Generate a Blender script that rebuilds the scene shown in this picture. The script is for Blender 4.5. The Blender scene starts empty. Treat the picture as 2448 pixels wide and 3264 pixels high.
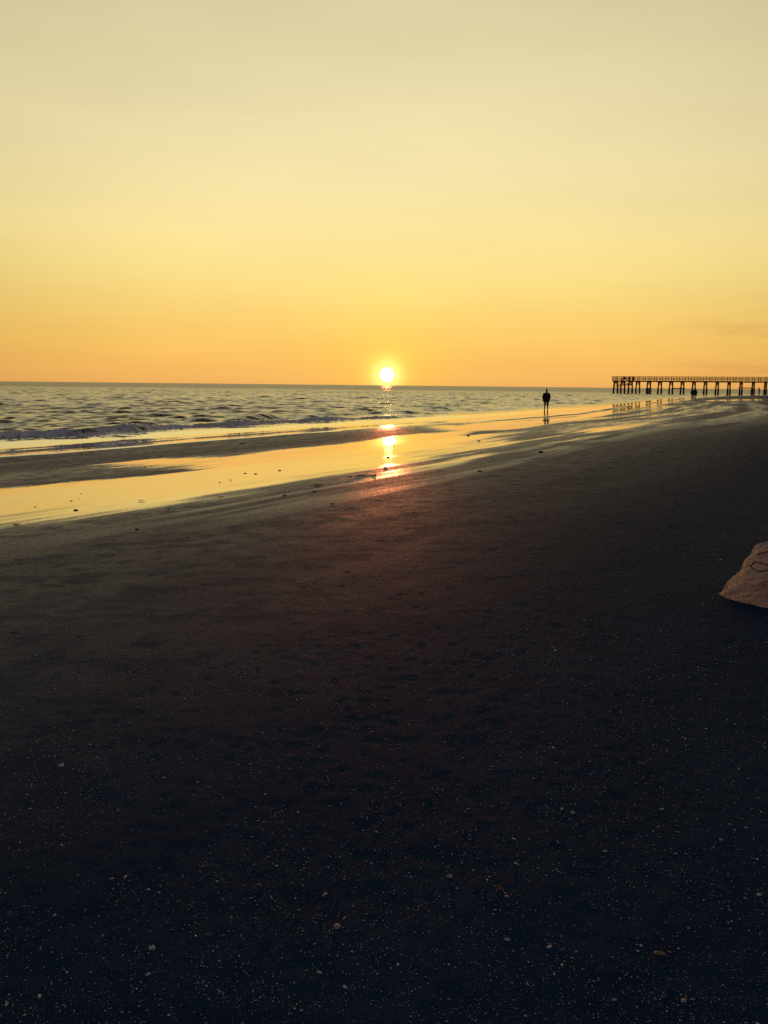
import bpy, bmesh, math, random
import numpy as np
from mathutils import Matrix, Vector, Euler

random.seed(7)
rng = np.random.default_rng(11)
scene = bpy.context.scene
COL = scene.collection
R = math.radians

# ------------------------------------------------------------------ helpers
def lin(r, g, b):
    f = lambda c: (c / 255 / 12.92) if c / 255 <= 0.04045 else ((c / 255 + 0.055) / 1.055) ** 2.4
    return (f(r), f(g), f(b), 1.0)

def tag(o, label=None, cat=None, group=None, kind=None):
    if label: o['label'] = label
    if cat: o['category'] = cat
    if group: o['group'] = group
    if kind: o['kind'] = kind
    return o

def link(o, parent=None):
    COL.objects.link(o)
    if parent: o.parent = parent
    return o

def empty(name, loc=(0, 0, 0), rz=0.0):
    o = bpy.data.objects.new(name, None)
    o.empty_display_size = 0.1
    COL.objects.link(o)
    o.location = loc
    o.rotation_euler = (0, 0, rz)
    return o

def mesh_obj(name, verts, faces, mat, parent=None, smooth=True, loc=None):
    me = bpy.data.meshes.new(name)
    me.from_pydata([tuple(v) for v in verts], [], [tuple(f) for f in faces])
    me.update()
    if smooth:
        me.polygons.foreach_set('use_smooth', [True] * len(me.polygons))
    if mat: me.materials.append(mat)
    o = bpy.data.objects.new(name, me)
    link(o, parent)
    if loc is not None: o.location = loc
    return o

def grid_mesh(name, V, ny, nx, mat, keep=None, attrs=None):
    """V (ny*nx,3) -> quads, fast path"""
    idx = np.arange(ny * nx).reshape(ny, nx)
    q = np.stack([idx[:-1, :-1], idx[:-1, 1:], idx[1:, 1:], idx[1:, :-1]], -1).reshape(-1, 4)
    if keep is not None:
        q = q[keep[q].any(axis=1)]
        used = np.zeros(ny * nx, bool); used[q.ravel()] = True
        remap = np.cumsum(used) - 1
        q = remap[q]; V = V[used]
        if attrs: attrs = {k: a[used] for k, a in attrs.items()}
    me = bpy.data.meshes.new(name)
    me.vertices.add(len(V)); me.vertices.foreach_set('co', V.astype(np.float32).ravel())
    me.loops.add(q.size); me.loops.foreach_set('vertex_index', q.astype(np.int32).ravel())
    me.polygons.add(len(q))
    me.polygons.foreach_set('loop_start', np.arange(0, q.size, 4, dtype=np.int32))
    me.polygons.foreach_set('loop_total', np.full(len(q), 4, np.int32))
    me.update(calc_edges=True); me.validate()
    me.polygons.foreach_set('use_smooth', [True] * len(me.polygons))
    for k, a in (attrs or {}).items():
        at = me.attributes.new(k, 'FLOAT', 'POINT')
        at.data.foreach_set('value', a.astype(np.float32))
    me.materials.append(mat)
    o = bpy.data.objects.new(name, me)
    link(o)
    return o

# lattice value noise
_T = rng.random((256, 256)).astype(np.float64)
def vnoise(x, y, seed=0):
    x = np.asarray(x, float) + seed * 17.31; y = np.asarray(y, float) + seed * 9.77
    xi = np.floor(x).astype(int); yi = np.floor(y).astype(int)
    fx = x - xi; fy = y - yi
    fx = fx * fx * fx * (fx * (fx * 6 - 15) + 10); fy = fy * fy * fy * (fy * (fy * 6 - 15) + 10)
    g = lambda a, b: _T[a & 255, b & 255]
    return (g(xi, yi) * (1 - fx) + g(xi + 1, yi) * fx) * (1 - fy) + (g(xi, yi + 1) * (1 - fx) + g(xi + 1, yi + 1) * fx) * fy
def fbm(x, y, oct=4, seed=0):
    v = 0; a = 0.5; s = 0
    for k in range(oct):
        v = v + a * vnoise(x * 2 ** k, y * 2 ** k, seed + k * 3); s += a; a *= 0.5
    return v / s
def sstep(a, b, x):
    t = np.clip((x - a) / (b - a), 0, 1)
    return t * t * (3 - 2 * t)

# ------------------------------------------------------------------ camera
F = 2822.0                 # focal length in photo pixels (photo 2448 x 3264)
PITCH = math.atan((1632 - 1228) / F)
ROLL = 0.0106
H = 1.87                   # eye height above the still water
cam_rot = Matrix.Rotation(math.pi / 2 - PITCH, 3, 'X') @ Matrix.Rotation(ROLL, 3, 'Z')
CR = np.array(cam_rot)
cd = bpy.data.cameras.new('camera')
cam = bpy.data.objects.new('camera', cd); link(cam)
cam.matrix_world = Matrix.Translation((0, 0, H)) @ cam_rot.to_4x4()
cd.sensor_fit = 'VERTICAL'; cd.sensor_height = 4.8; cd.lens = 4.8 * F / 3264
cd.clip_start = 0.05; cd.clip_end = 40000
scene.camera = cam

def ray(px, py):
    d = np.array([(px - 1224) / F, -(py - 1632) / F, -1.0])
    return CR @ d
def hit(px, py, z=0.0):
    d = ray(px, py); k = (z - H) / d[2]
    return np.array([d[0] * k, d[1] * k, z])
def project(P):
    P = np.asarray(P, float) - np.array([0, 0, H])
    c = P @ CR
    return 1224 + F * c[..., 0] / -c[..., 2], 1632 - F * c[..., 1] / -c[..., 2]

# ------------------------------------------------------------------ shore frame
sp = np.array([hit(*p, 0.045)[:2] for p in ((0, 1457), (420, 1424), (900, 1386), (1224, 1362), (1700, 1329))])
c0 = sp.mean(0); _, _, vt = np.linalg.svd(sp - c0)
SD = vt[0] * np.sign(vt[0][1])                 # along the shore, away from the camera
ND = np.array([SD[1], -SD[0]])                 # inland
def st_raw(x, y):
    dx = x - c0[0]; dy = y - c0[1]
    return dx * SD[0] + dy * SD[1], dx * ND[0] + dy * ND[1]
# the shoreline bends a little: offsets measured along its length
_sh = np.array([st_raw(*hit(*p, 0.045)[:2]) for p in ((0, 1457), (420, 1424), (900, 1386), (1224, 1362), (1700, 1329), (1840, 1317), (2000, 1293), (2170, 1270), (2300, 1262.5), (2448, 1257.5))])
def shore_off(s):
    return np.interp(s, _sh[:, 0], _sh[:, 1])
def st(x, y):
    s, t = st_raw(x, y)
    return s, t - shore_off(s)
def xy(s, t):
    return c0[0] + s * SD[0] + t * ND[0], c0[1] + s * SD[1] + t * ND[1]

_tt = np.linspace(-400, 400, 8001)
_zz = np.interp(_tt, [-400, -60, -20, -8, -2, 0, 4, 8, 12, 17, 26, 60, 120, 400],
                [-9, -2.6, -0.9, -0.30, -0.025, 0.04, 0.15, 0.36, 0.49, 0.62, 0.80, 1.4, 2.6, 4.0])
_k = np.hanning(25); _k /= _k.sum()
_zp = np.pad(_zz, 12, mode='edge'); _zz = np.convolve(_zp, _k, 'valid')
def sand_z(x, y):
    s, t = st(x, y)
    z = np.interp(t, _tt, _zz)
    z = z + (fbm(s / 9, t / 2.2, 2, 5) - 0.5) * 0.022 * sstep(-3, 2, t) * (1 - 0.7 * sstep(9, 14, t))
    return z
def ground_many(px, py):
    px = np.asarray(px, float); py = np.asarray(py, float)
    d = np.stack([(px - 1224) / F, -(py - 1632) / F, -np.ones_like(px)], -1) @ CR.T
    z = np.zeros_like(px)
    for _ in range(10):
        k = (z - H) / d[:, 2]; x = d[:, 0] * k; y = d[:, 1] * k; z = sand_z(x, y)
    return np.stack([x, y, z], -1)
def ground(px, py):
    z = 0.0
    for _ in range(12):
        P = hit(px, py, z); z = float(sand_z(P[0], P[1]))
    return np.array([P[0], P[1], z])

# ------------------------------------------------------------------ node helpers
def new_mat(name):
    m = bpy.data.materials.new(name); m.use_nodes = True
    nt = m.node_tree
    return m, nt, nt.nodes['Principled BSDF']
def N(nt, typ, **kw):
    n = nt.nodes.new(typ)
    for k, v in kw.items():
        if k.startswith('i_'): n.inputs[k[2:].replace('_', ' ')].default_value = v
        else: setattr(n, k, v)
    return n
def L(nt, a, b): nt.links.new(a, b)
def mathn(nt, op, a, b=None, clamp=False):
    n = nt.nodes.new('ShaderNodeMath'); n.operation = op; n.use_clamp = clamp
    for i, v in enumerate((a, b)):
        if v is None: continue
        if isinstance(v, (int, float)): n.inputs[i].default_value = v
        else: nt.links.new(v, n.inputs[i])
    return n.outputs[0]
def maprange(nt, v, a, b, c, d, smooth=False):
    n = nt.nodes.new('ShaderNodeMapRange'); n.clamp = True
    if smooth: n.interpolation_type = 'SMOOTHSTEP'
    nt.links.new(v, n.inputs[0])
    for i, q in enumerate((a, b, c, d)): n.inputs[i + 1].default_value = q
    return n.outputs[0]
def mixc(nt, fac, a, b, blend='MIX'):
    n = nt.nodes.new('ShaderNodeMix'); n.data_type = 'RGBA'; n.blend_type = blend
    for i, v in ((0, fac), (6, a), (7, b)):
        if isinstance(v, (int, float)): n.inputs[i].default_value = v
        elif isinstance(v, tuple): n.inputs[i].default_value = v
        else: nt.links.new(v, n.inputs[i])
    return n.outputs[2]
def ramp(nt, fac, stops, interp='LINEAR'):
    n = nt.nodes.new('ShaderNodeValToRGB'); n.color_ramp.interpolation = interp
    e = n.color_ramp.elements
    while len(e) < len(stops): e.new(0.5)
    for el, (p, c) in zip(e, stops): el.position = p; el.color = c
    nt.links.new(fac, n.inputs[0])
    return n.outputs[0]
def noise(nt, vec, scale, detail=4, rough=0.5):
    n = N(nt, 'ShaderNodeTexNoise'); n.inputs['Scale'].default_value = scale
    n.inputs['Detail'].default_value = detail; n.inputs['Roughness'].default_value = rough
    if vec is not None: nt.links.new(vec, n.inputs['Vector'])
    return n.outputs[0]

# ------------------------------------------------------------------ world: sunset sky
SUN_PX = (1233.6, 1195.0)
sd = ray(*SUN_PX); sd = sd / np.linalg.norm(sd)
SUN_EL = math.asin(sd[2]); SUN_AZ = math.atan2(sd[0], sd[1])
w = bpy.data.worlds.new('World'); scene.world = w; w.use_nodes = True
nt = w.node_tree; nt.nodes.clear()
tc = N(nt, 'ShaderNodeTexCoord')
nrm = N(nt, 'ShaderNodeVectorMath', operation='NORMALIZE'); L(nt, tc.outputs['Generated'], nrm.inputs[0])
sep = N(nt, 'ShaderNodeSeparateXYZ'); L(nt, nrm.outputs[0], sep.inputs[0])
elev = mathn(nt, 'MULTIPLY', mathn(nt, 'ARCSINE', sep.outputs[2]), 180 / math.pi)
fac = mathn(nt, 'SQRT', mathn(nt, 'DIVIDE', mathn(nt, 'MAXIMUM', elev, 0.0), 90.0))
P = lambda e: math.sqrt(e / 90)
SKY = [(0, (242, 176, 97)), (1.3, (252, 191, 98)), (2.6, (255, 202, 104)), (4.4, (254, 213, 118)), (6.6, (254, 225, 138)),
       (9.5, (252, 230, 158)), (13, (246, 228, 171)), (17.5, (236, 223, 173)), (22, (226, 214, 170)),
       (30, (156, 148, 124)), (45, (92, 90, 90)), (65, (56, 66, 88)), (90, (42, 62, 112))]
front = ramp(nt, fac, [(P(e), lin(*c)) for e, c in SKY])
back = ramp(nt, fac, [(P(0), lin(176, 142, 118)), (P(6), lin(172, 142, 124)), (P(14), lin(132, 116, 114)), (P(26), lin(78, 82, 104)), (P(45), lin(48, 68, 114)), (P(90), lin(42, 62, 112))])
dot = N(nt, 'ShaderNodeVectorMath', operation='DOT_PRODUCT'); L(nt, nrm.outputs[0], dot.inputs[0]); dot.inputs[1].default_value = tuple(sd)
ang = mathn(nt, 'MULTIPLY', mathn(nt, 'ARCCOSINE', mathn(nt, 'MINIMUM', dot.outputs['Value'], 0.9999999)), 180 / math.pi)
side = maprange(nt, ang, 32, 110, 0, 1, True)
sky = mixc(nt, side, front, back)
# slight darkening of the afterglow sideways from the sun
fall = maprange(nt, ang, 4, 34, 1.0, 0.88, True)
elo = maprange(nt, elev, 0, 14, 1, 0, True)
fall2 = mathn(nt, 'SUBTRACT', 1.0, mathn(nt, 'MULTIPLY', mathn(nt, 'SUBTRACT', 1.0, fall), elo))
mul = N(nt, 'ShaderNodeVectorMath', operation='SCALE'); L(nt, sky, mul.inputs[0]); L(nt, mathn(nt, 'MULTIPLY', fall2, maprange(nt, ang, 12, 36, 1.0, 0.78, True)), mul.inputs['Scale'])
sky = mul.outputs[0]
# thin streaks of low cloud
mp = N(nt, 'ShaderNodeMapping'); L(nt, nrm.outputs[0], mp.inputs[0]); mp.inputs['Scale'].default_value = (5, 5, 52)
cn = noise(nt, mp.outputs[0], 1.3, 6, 0.62)
azr = mathn(nt, 'MULTIPLY', mathn(nt, 'ARCTAN2', sep.outputs[0], sep.outputs[1]), 180 / math.pi)
cm = mathn(nt, 'MULTIPLY', maprange(nt, azr, 14, 25, 0.08, 1, True), maprange(nt, elev, 0.3, 1.0, 0, 1, True))
cm = mathn(nt, 'MULTIPLY', cm, maprange(nt, elev, 3.0, 6.0, 1, 0, True))
cm = mathn(nt, 'MULTIPLY', cm, maprange(nt, cn, 0.45, 0.66, 0, 0.38, True))
sky = mixc(nt, cm, sky, lin(206, 140, 84))
# uneven haze
mp2 = N(nt, 'ShaderNodeMapping'); L(nt, nrm.outputs[0], mp2.inputs[0]); mp2.inputs['Scale'].default_value = (2.2, 2.2, 9)
hz_n = maprange(nt, noise(nt, mp2.outputs[0], 1.6, 5, 0.55), 0.3, 0.7, 0.965, 1.035)
hzs = N(nt, 'ShaderNodeVectorMath', operation='SCALE'); L(nt, sky, hzs.inputs[0]); L(nt, hz_n, hzs.inputs['Scale']); sky = hzs.outputs[0]
# glow and disc of the sun
def gauss(sig):
    q = mathn(nt, 'DIVIDE', ang, sig)
    return mathn(nt, 'EXPONENT', mathn(nt, 'MULTIPLY', mathn(nt, 'MULTIPLY', q, q), -1.0))
def addc(base, fac, c):
    s = N(nt, 'ShaderNodeVectorMath', operation='SCALE'); s.inputs[0].default_value = c; L(nt, fac, s.inputs['Scale'])
    a = N(nt, 'ShaderNodeVectorMath', operation='ADD'); L(nt, base, a.inputs[0]); L(nt, s.outputs[0], a.inputs[1])
    return a.outputs[0]
sky = addc(sky, gauss(0.78), (0.95, 0.85, 0.30))
sky = addc(sky, gauss(1.5), (0.13, 0.17, 0.01))
sky = addc(sky, gauss(4.5), (0.10, 0.07, -0.02))
disc = maprange(nt, ang, 0.36, 0.46, 1, 0, True)
sky = addc(sky, disc, (40, 30, 14))
bg = N(nt, 'ShaderNodeBackground'); L(nt, sky, bg.inputs['Color']); bg.inputs['Strength'].default_value = 1.0
wo = N(nt, 'ShaderNodeOutputWorld'); L(nt, bg.outputs[0], wo.inputs[0])

sl = bpy.data.lights.new('sun', 'SUN'); sun = bpy.data.objects.new('sun', sl); link(sun)
sl.energy = 0.38; sl.angle = R(0.53); sl.color = (1.0, 0.24, 0.09)
sun.rotation_euler = Vector(-sd).to_track_quat('-Z', 'Y').to_euler()
sun.location = (0, 0, 50)

scene.view_settings.view_transform = 'Standard'; scene.view_settings.look = 'None'
scene.view_settings.exposure = 0.0; scene.view_settings.gamma = 1.0
scene.cycles.max_bounces = 6; scene.cycles.sample_clamp_indirect = 4.0; scene.cycles.sample_clamp_direct = 12.0
scene.cycles.use_denoising = False

# ------------------------------------------------------------------ materials
def sand_material():
    m, nt, b = new_mat('wet_sand')
    geo = N(nt, 'ShaderNodeNewGeometry'); pos = geo.outputs['Position']
    at = N(nt, 'ShaderNodeAttribute', attribute_name='wet'); wv = at.outputs['Fac']
    fine = noise(nt, pos, 190, 3, 0.6)
    mid = noise(nt, pos, 22, 5, 0.6)
    big = noise(nt, pos, 2.1, 4, 0.55)
    grain = noise(nt, pos, 620, 2, 0.5)
    # ragged wet edge
    ww = mathn(nt, 'ADD', wv, mathn(nt, 'MULTIPLY', mathn(nt, 'SUBTRACT', mid, 0.5), mathn(nt, 'MULTIPLY', maprange(nt, wv, 0.05, 0.3, 0, 1), 0.35)), True)
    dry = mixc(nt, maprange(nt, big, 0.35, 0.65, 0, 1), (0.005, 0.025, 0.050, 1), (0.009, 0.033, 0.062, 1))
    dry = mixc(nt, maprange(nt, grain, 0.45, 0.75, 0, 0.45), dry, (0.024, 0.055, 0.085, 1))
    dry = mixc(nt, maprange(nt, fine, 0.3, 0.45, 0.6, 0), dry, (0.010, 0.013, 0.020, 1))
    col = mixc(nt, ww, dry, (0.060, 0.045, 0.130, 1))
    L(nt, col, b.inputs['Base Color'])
    rn = N(nt, 'ShaderNodeFloatCurve'); L(nt, ww, rn.inputs['Value'])
    c = rn.mapping.curves[0]; c.points[0].location = (0, 0.85); c.points[1].location = (1, 0.035)
    for q in ((0.25, 0.55), (0.5, 0.34), (0.78, 0.09)): c.points.new(*q)
    rn.mapping.update()
    L(nt, rn.outputs[0], b.inputs['Roughness'])
    L(nt, maprange(nt, ww, 0.3, 1.0, 1.42, 1.6), b.inputs['IOR'])
    L(nt, maprange(nt, ww, 0, 0.35, 0.035, 0.65), b.inputs['Specular IOR Level'])
    L(nt, maprange(nt, ww, 0.45, 0.95, 0, 1, True), b.inputs['Coat Weight']); b.inputs['Coat IOR'].default_value = 1.45; b.inputs['Coat Roughness'].default_value = 0.03
    hgt = mathn(nt, 'ADD', mathn(nt, 'MULTIPLY', fine, 0.35), mathn(nt, 'ADD', mathn(nt, 'MULTIPLY', mid, 0.8), mathn(nt, 'MULTIPLY', grain, 0.12)))
    bp = N(nt, 'ShaderNodeBump'); bp.inputs['Distance'].default_value = 0.012
    L(nt, hgt, bp.inputs['Height']); L(nt, maprange(nt, ww, 0.1, 0.85, 0.55, 0.0), bp.inputs['Strength'])
    L(nt, bp.outputs[0], b.inputs['Normal'])
    return m
def water_material():
    m, nt, b = new_mat('sea_water')
    geo = N(nt, 'ShaderNodeNewGeometry'); pos = geo.outputs['Position']
    at = N(nt, 'ShaderNodeAttribute', attribute_name='foam')
    ch = N(nt, 'ShaderNodeAttribute', attribute_name='chop')
    fn = noise(nt, pos, 5.5, 6, 0.7)
    fm = mathn(nt, 'ADD', at.outputs['Fac'], mathn(nt, 'MULTIPLY', mathn(nt, 'SUBTRACT', fn, 0.5), 1.1))
    fm = maprange(nt, mathn(nt, 'MULTIPLY', fm, maprange(nt, at.outputs['Fac'], 0.12, 0.4, 0, 1)), 0.48, 0.85, 0, 1)
    L(nt, mixc(nt, fm, (0.05, 0.032, 0.02, 1), (0.72, 0.67, 0.55, 1)), b.inputs['Base Color'])
    far_r = maprange(nt, N(nt, 'ShaderNodeAttribute', attribute_name='far').outputs['Fac'], 0, 1, 0.07, 0.32)
    L(nt, mathn(nt, 'MAXIMUM', far_r, mathn(nt, 'MULTIPLY', fm, 0.8)), b.inputs['Roughness'])
    b.inputs['IOR'].default_value = 1.36
    L(nt, maprange(nt, ch.outputs['Fac'], 0.3, 0.02, 0, 1), b.inputs['Coat Weight']); b.inputs['Coat Roughness'].default_value = 0.03; b.inputs['Coat IOR'].default_value = 1.45
    mp = N(nt, 'ShaderNodeMapping'); L(nt, pos, mp.inputs[0])
    mp.inputs['Rotation'].default_value = (0, 0, math.atan2(SD[1], SD[0])); mp.vector_type = 'TEXTURE'
    mp.inputs['Scale'].default_value = (2.2, 1, 1)
    n1 = noise(nt, mp.outputs[0], 2.6, 5, 0.6)
    n2 = noise(nt, mp.outputs[0], 0.55, 4, 0.6)
    hh = mathn(nt, 'ADD', mathn(nt, 'MULTIPLY', n1, 0.55), n2)
    bp = N(nt, 'ShaderNodeBump'); bp.inputs['Distance'].default_value = 0.22
    L(nt, hh, bp.inputs['Height']); L(nt, mathn(nt, 'MULTIPLY', ch.outputs['Fac'], 0.5), bp.inputs['Strength'])
    L(nt, bp.outputs[0], b.inputs['Normal'])
    return m
def simple_mat(name, c1, c2, scale=8, rough=0.8, bump=0.3, stretch=None):
    m, nt, b = new_mat(name)
    tcn = N(nt, 'ShaderNodeTexCoord'); v = tcn.outputs['Object']
    if stretch:
        mp = N(nt, 'ShaderNodeMapping'); L(nt, v, mp.inputs[0]); mp.inputs['Scale'].default_value = stretch; v = mp.outputs[0]
    n = noise(nt, v, scale, 5, 0.6)
    L(nt, mixc(nt, maprange(nt, n, 0.35, 0.65, 0, 1), tuple(c1) + (1,), tuple(c2) + (1,)), b.inputs['Base Color'])
    b.inputs['Roughness'].default_value = rough
    bp = N(nt, 'ShaderNodeBump'); bp.inputs['Strength'].default_value = bump; bp.inputs['Distance'].default_value = 0.01
    L(nt, n, bp.inputs['Height']); L(nt, bp.outputs[0], b.inputs['Normal'])
    return m
M_SAND = sand_material(); M_SEA = water_material()
M_WOOD = simple_mat('weathered_timber', (0.32, 0.12, 0.06), (0.45, 0.18, 0.09), 3, 0.85, 0.5)
M_WOODD = simple_mat('wet_dark_timber', (0.035, 0.027, 0.028), (0.06, 0.045, 0.042), 3, 0.6, 0.5)
M_STONE = simple_mat('dark_stone', (0.02, 0.019, 0.02), (0.05, 0.042, 0.04), 30, 0.8, 0.6)
M_WEED = simple_mat('seaweed', (0.018, 0.014, 0.010), (0.04, 0.028, 0.016), 60, 0.6, 0.5)
M_CLOTHD = simple_mat('dark_cloth', (0.020, 0.018, 0.026), (0.032, 0.026, 0.036), 20, 0.9, 0.2)
M_CLOTHB = simple_mat('navy_cloth', (0.016, 0.022, 0.038), (0.026, 0.034, 0.055), 20, 0.9, 0.2)
M_CLOTHG = simple_mat('grey_cloth', (0.06, 0.06, 0.065), (0.09, 0.085, 0.09), 20, 0.9, 0.2)
M_SKIN = simple_mat('skin', (0.16, 0.085, 0.06), (0.20, 0.105, 0.075), 12, 0.6, 0.05)
M_HAIR = simple_mat('dark_hair', (0.012, 0.009, 0.008), (0.025, 0.018, 0.014), 60, 0.6, 0.3)

# ------------------------------------------------------------------ wet sand map
def poly_px(pts): return np.array([st(*ground(*p)[:2]) for p in pts])
SC = 0.16                                     # shrink the along-shore axis: edges blur along the shore
def sdist(S, T, poly):
    px = S * SC; py = T
    A = poly * np.array([SC, 1.0]); B = np.roll(A, -1, 0)
    d2 = np.full(S.shape, 1e9); inside = np.zeros(S.shape, bool)
    for (ax, ay), (bx, by) in zip(A, B):
        ex, ey = bx - ax, by - ay; l2 = ex * ex + ey * ey + 1e-12
        k = np.clip(((px - ax) * ex + (py - ay) * ey) / l2, 0, 1)
        d2 = np.minimum(d2, (px - ax - k * ex) ** 2 + (py - ay - k * ey) ** 2)
        c = ((ay > py) != (by > py)) & (px < ex * (py - ay) / (ey if abs(ey) > 1e-12 else 1e-12) + ax)
        inside ^= c
    d = np.sqrt(d2)
    return np.where(inside, d, -d)
POOLS = [
    # long runnel of standing water
    (poly_px([(-400, 1600), (0, 1562), (270, 1538), (480, 1519), (640, 1500), (760, 1484), (418, 1471), (700, 1464), (900, 1434), (1131, 1412), (1334, 1382), (1480, 1374),
              (1430, 1400), (1334, 1430), (1237, 1452), (1131, 1486), (900, 1524), (705, 1556), (597, 1576), (434, 1590), (217, 1608), (0, 1640), (-400, 1700)]), 0.10, 0.34, 1.0),
    # glossy sand on the right, along the water's edge
    (poly_px([(1400, 1356), (1454, 1361), (1520, 1350), (1700, 1334), (1840, 1323), (2000, 1296), (2170, 1273), (2300, 1262), (2448, 1257), (2448, 1260), (2328, 1262), (2186, 1277), (1957, 1312), (1866, 1332), (1648, 1366), (1500, 1371)]), 0.10, 0.7, 0.82),
    (poly_px([(2250, 1276), (2330, 1273.5), (2426, 1272.6), (2426, 1276), (2330, 1277.5), (2250, 1279)]), 0.25, 0.3, 0.95),
    # half drained patches
    (poly_px([(1330, 1440), (1560, 1400), (1800, 1372), (1990, 1345), (2090, 1338), (2060, 1362), (1850, 1400), (1600, 1450), (1400, 1490), (1240, 1520), (1100, 1530)]), 1.2, 2.6, 0.66),
]
TMID = poly_px([(0, 1600), (270, 1575), (540, 1545), (900, 1480), (1131, 1450), (1334, 1408)])
def wetness(S, T):
    wob = (fbm(S / 3.4, T / 0.55, 4, 21) - 0.5) * 0.9
    wob2 = (fbm(S / 12, T / 0.9, 4, 31) - 0.5)
    bl = np.interp(T, [0, 4.4, 5.2, 7.3, 8.0, 9.2, 11, 12.6, 14.0, 15.4, 17], [.24, .24, .31, .26, .24, .36, .31, .24, .16, .08, .01])
    br = np.interp(T, [0, 3, 6, 9, 12.5, 14, 15.5, 17], [.60, .58, .52, .44, .30, .19, .09, .01])
    k = sstep(-4, 14, S)
    base = bl * (1 - k) + br * k
    strk = sstep(0.28, 0.72, fbm(S / 11, T / 0.9, 4, 41))
    wv = base * (0.85 - 0.30 * k + (0.3 + 0.70 * k) * strk)
    wv = wv * (1 - 0.5 * sstep(30, 120, S))
    X, Y = S * 0.48 + T * 0.876, S * 0.876 - T * 0.48
    wv = wv * (1 - 0.35 * sstep(0.54, 0.68, fbm(X / 0.20, Y / 0.14, 3, 43))) * (0.75 + 0.5 * fbm(X / 0.16, Y / 0.16, 2, 47))
    for n_, (poly, f_in, f_out, top) in enumerate(POOLS):
        d = sdist(S, T, poly) + wob * 0.18
        fo = f_out
        if n_ == 0:                              # fairly crisp towards the sea, fading inland
            tm = np.interp(S, TMID[:, 0], TMID[:, 1]); kk = sstep(-0.4, 0.4, T - tm)
            fo = 0.30 + (0.95 + 0.65 * sstep(-18, -4, S)) * kk
            d = d + 0.06 + kk * (-0.12 + 0.9 * (fbm(S / 2.6, T / 0.28, 4, 63) - 0.5)) + 0.30 * (fbm(S / 0.7, T / 0.12, 3, 67) - 0.5)
            top = 1.0 - 0.22 * sstep(0.52, 0.72, fbm(S / 5, T / 0.45, 4, 69))
        amt = top * sstep(-fo, f_in, d)
        if f_in > 1: amt = amt * (0.45 + 0.75 * sstep(0.36, 0.62, fbm(S / 5.5, T / 0.42, 4, 57)))
        wv = np.maximum(wv, amt)
    # streaks of drier sand inside the glossy zones
    streak = sstep(0.60, 0.74, fbm(S / 7, T / 0.32, 4, 51))
    wv = wv * (1 - 0.45 * streak * sstep(4, 14, S) * (wv > 0.3))
    wv = wv * (1 - 0.22 * sstep(60, 150, S))
    edge = sstep(0.25, -0.1, T + (fbm(S / 2.2, T * 0 + 3, 3, 61) - 0.5) * 0.8)
    wv = np.maximum(wv, edge)
    dryup = sstep(14, 24, T)
    return wv * (1 - dryup)

# ------------------------------------------------------------------ beach
def beach():
    az = np.concatenate([np.arange(-180, -34, 6.0), np.arange(-34, 34.01, 0.15), np.arange(40, 181, 6.0)])
    r = [0.25]
    while r[-1] < 420: r.append(r[-1] * (1.0075 if r[-1] > 1.2 else 1.04))
    while r[-1] < 9000: r.append(r[-1] * 1.08)
    r = np.array(r)
    A, RR = np.meshgrid(np.radians(az), r)
    X = RR * np.sin(A); Y = RR * np.cos(A)
    Z = sand_z(X, Y)
    S, T = st(X, Y)
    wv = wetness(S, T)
    rough = (1 - sstep(0.25, 0.8, wv)) * sstep(160, 20, RR)
    near = sstep(40, 6, RR)
    # ripples, old footprints and pits
    Z = Z + (fbm(S / 0.7, T / 0.35, 4, 71) - 0.5) * 0.012 * rough * (1 - 0.55 * sstep(9, 4, RR))
    pit = fbm(X / 0.33, Y / 0.33, 3, 81)
    Z = Z + (fbm(X / 0.05, Y / 0.05, 3, 91) - 0.5) * 0.004 * rough * near
    V = np.stack([X, Y, Z], -1).reshape(-1, 3)
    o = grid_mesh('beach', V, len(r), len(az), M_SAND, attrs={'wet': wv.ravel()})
    tag(o, 'dark damp sand beach with glossy wet runnels', kind='structure')
beach()

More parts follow.
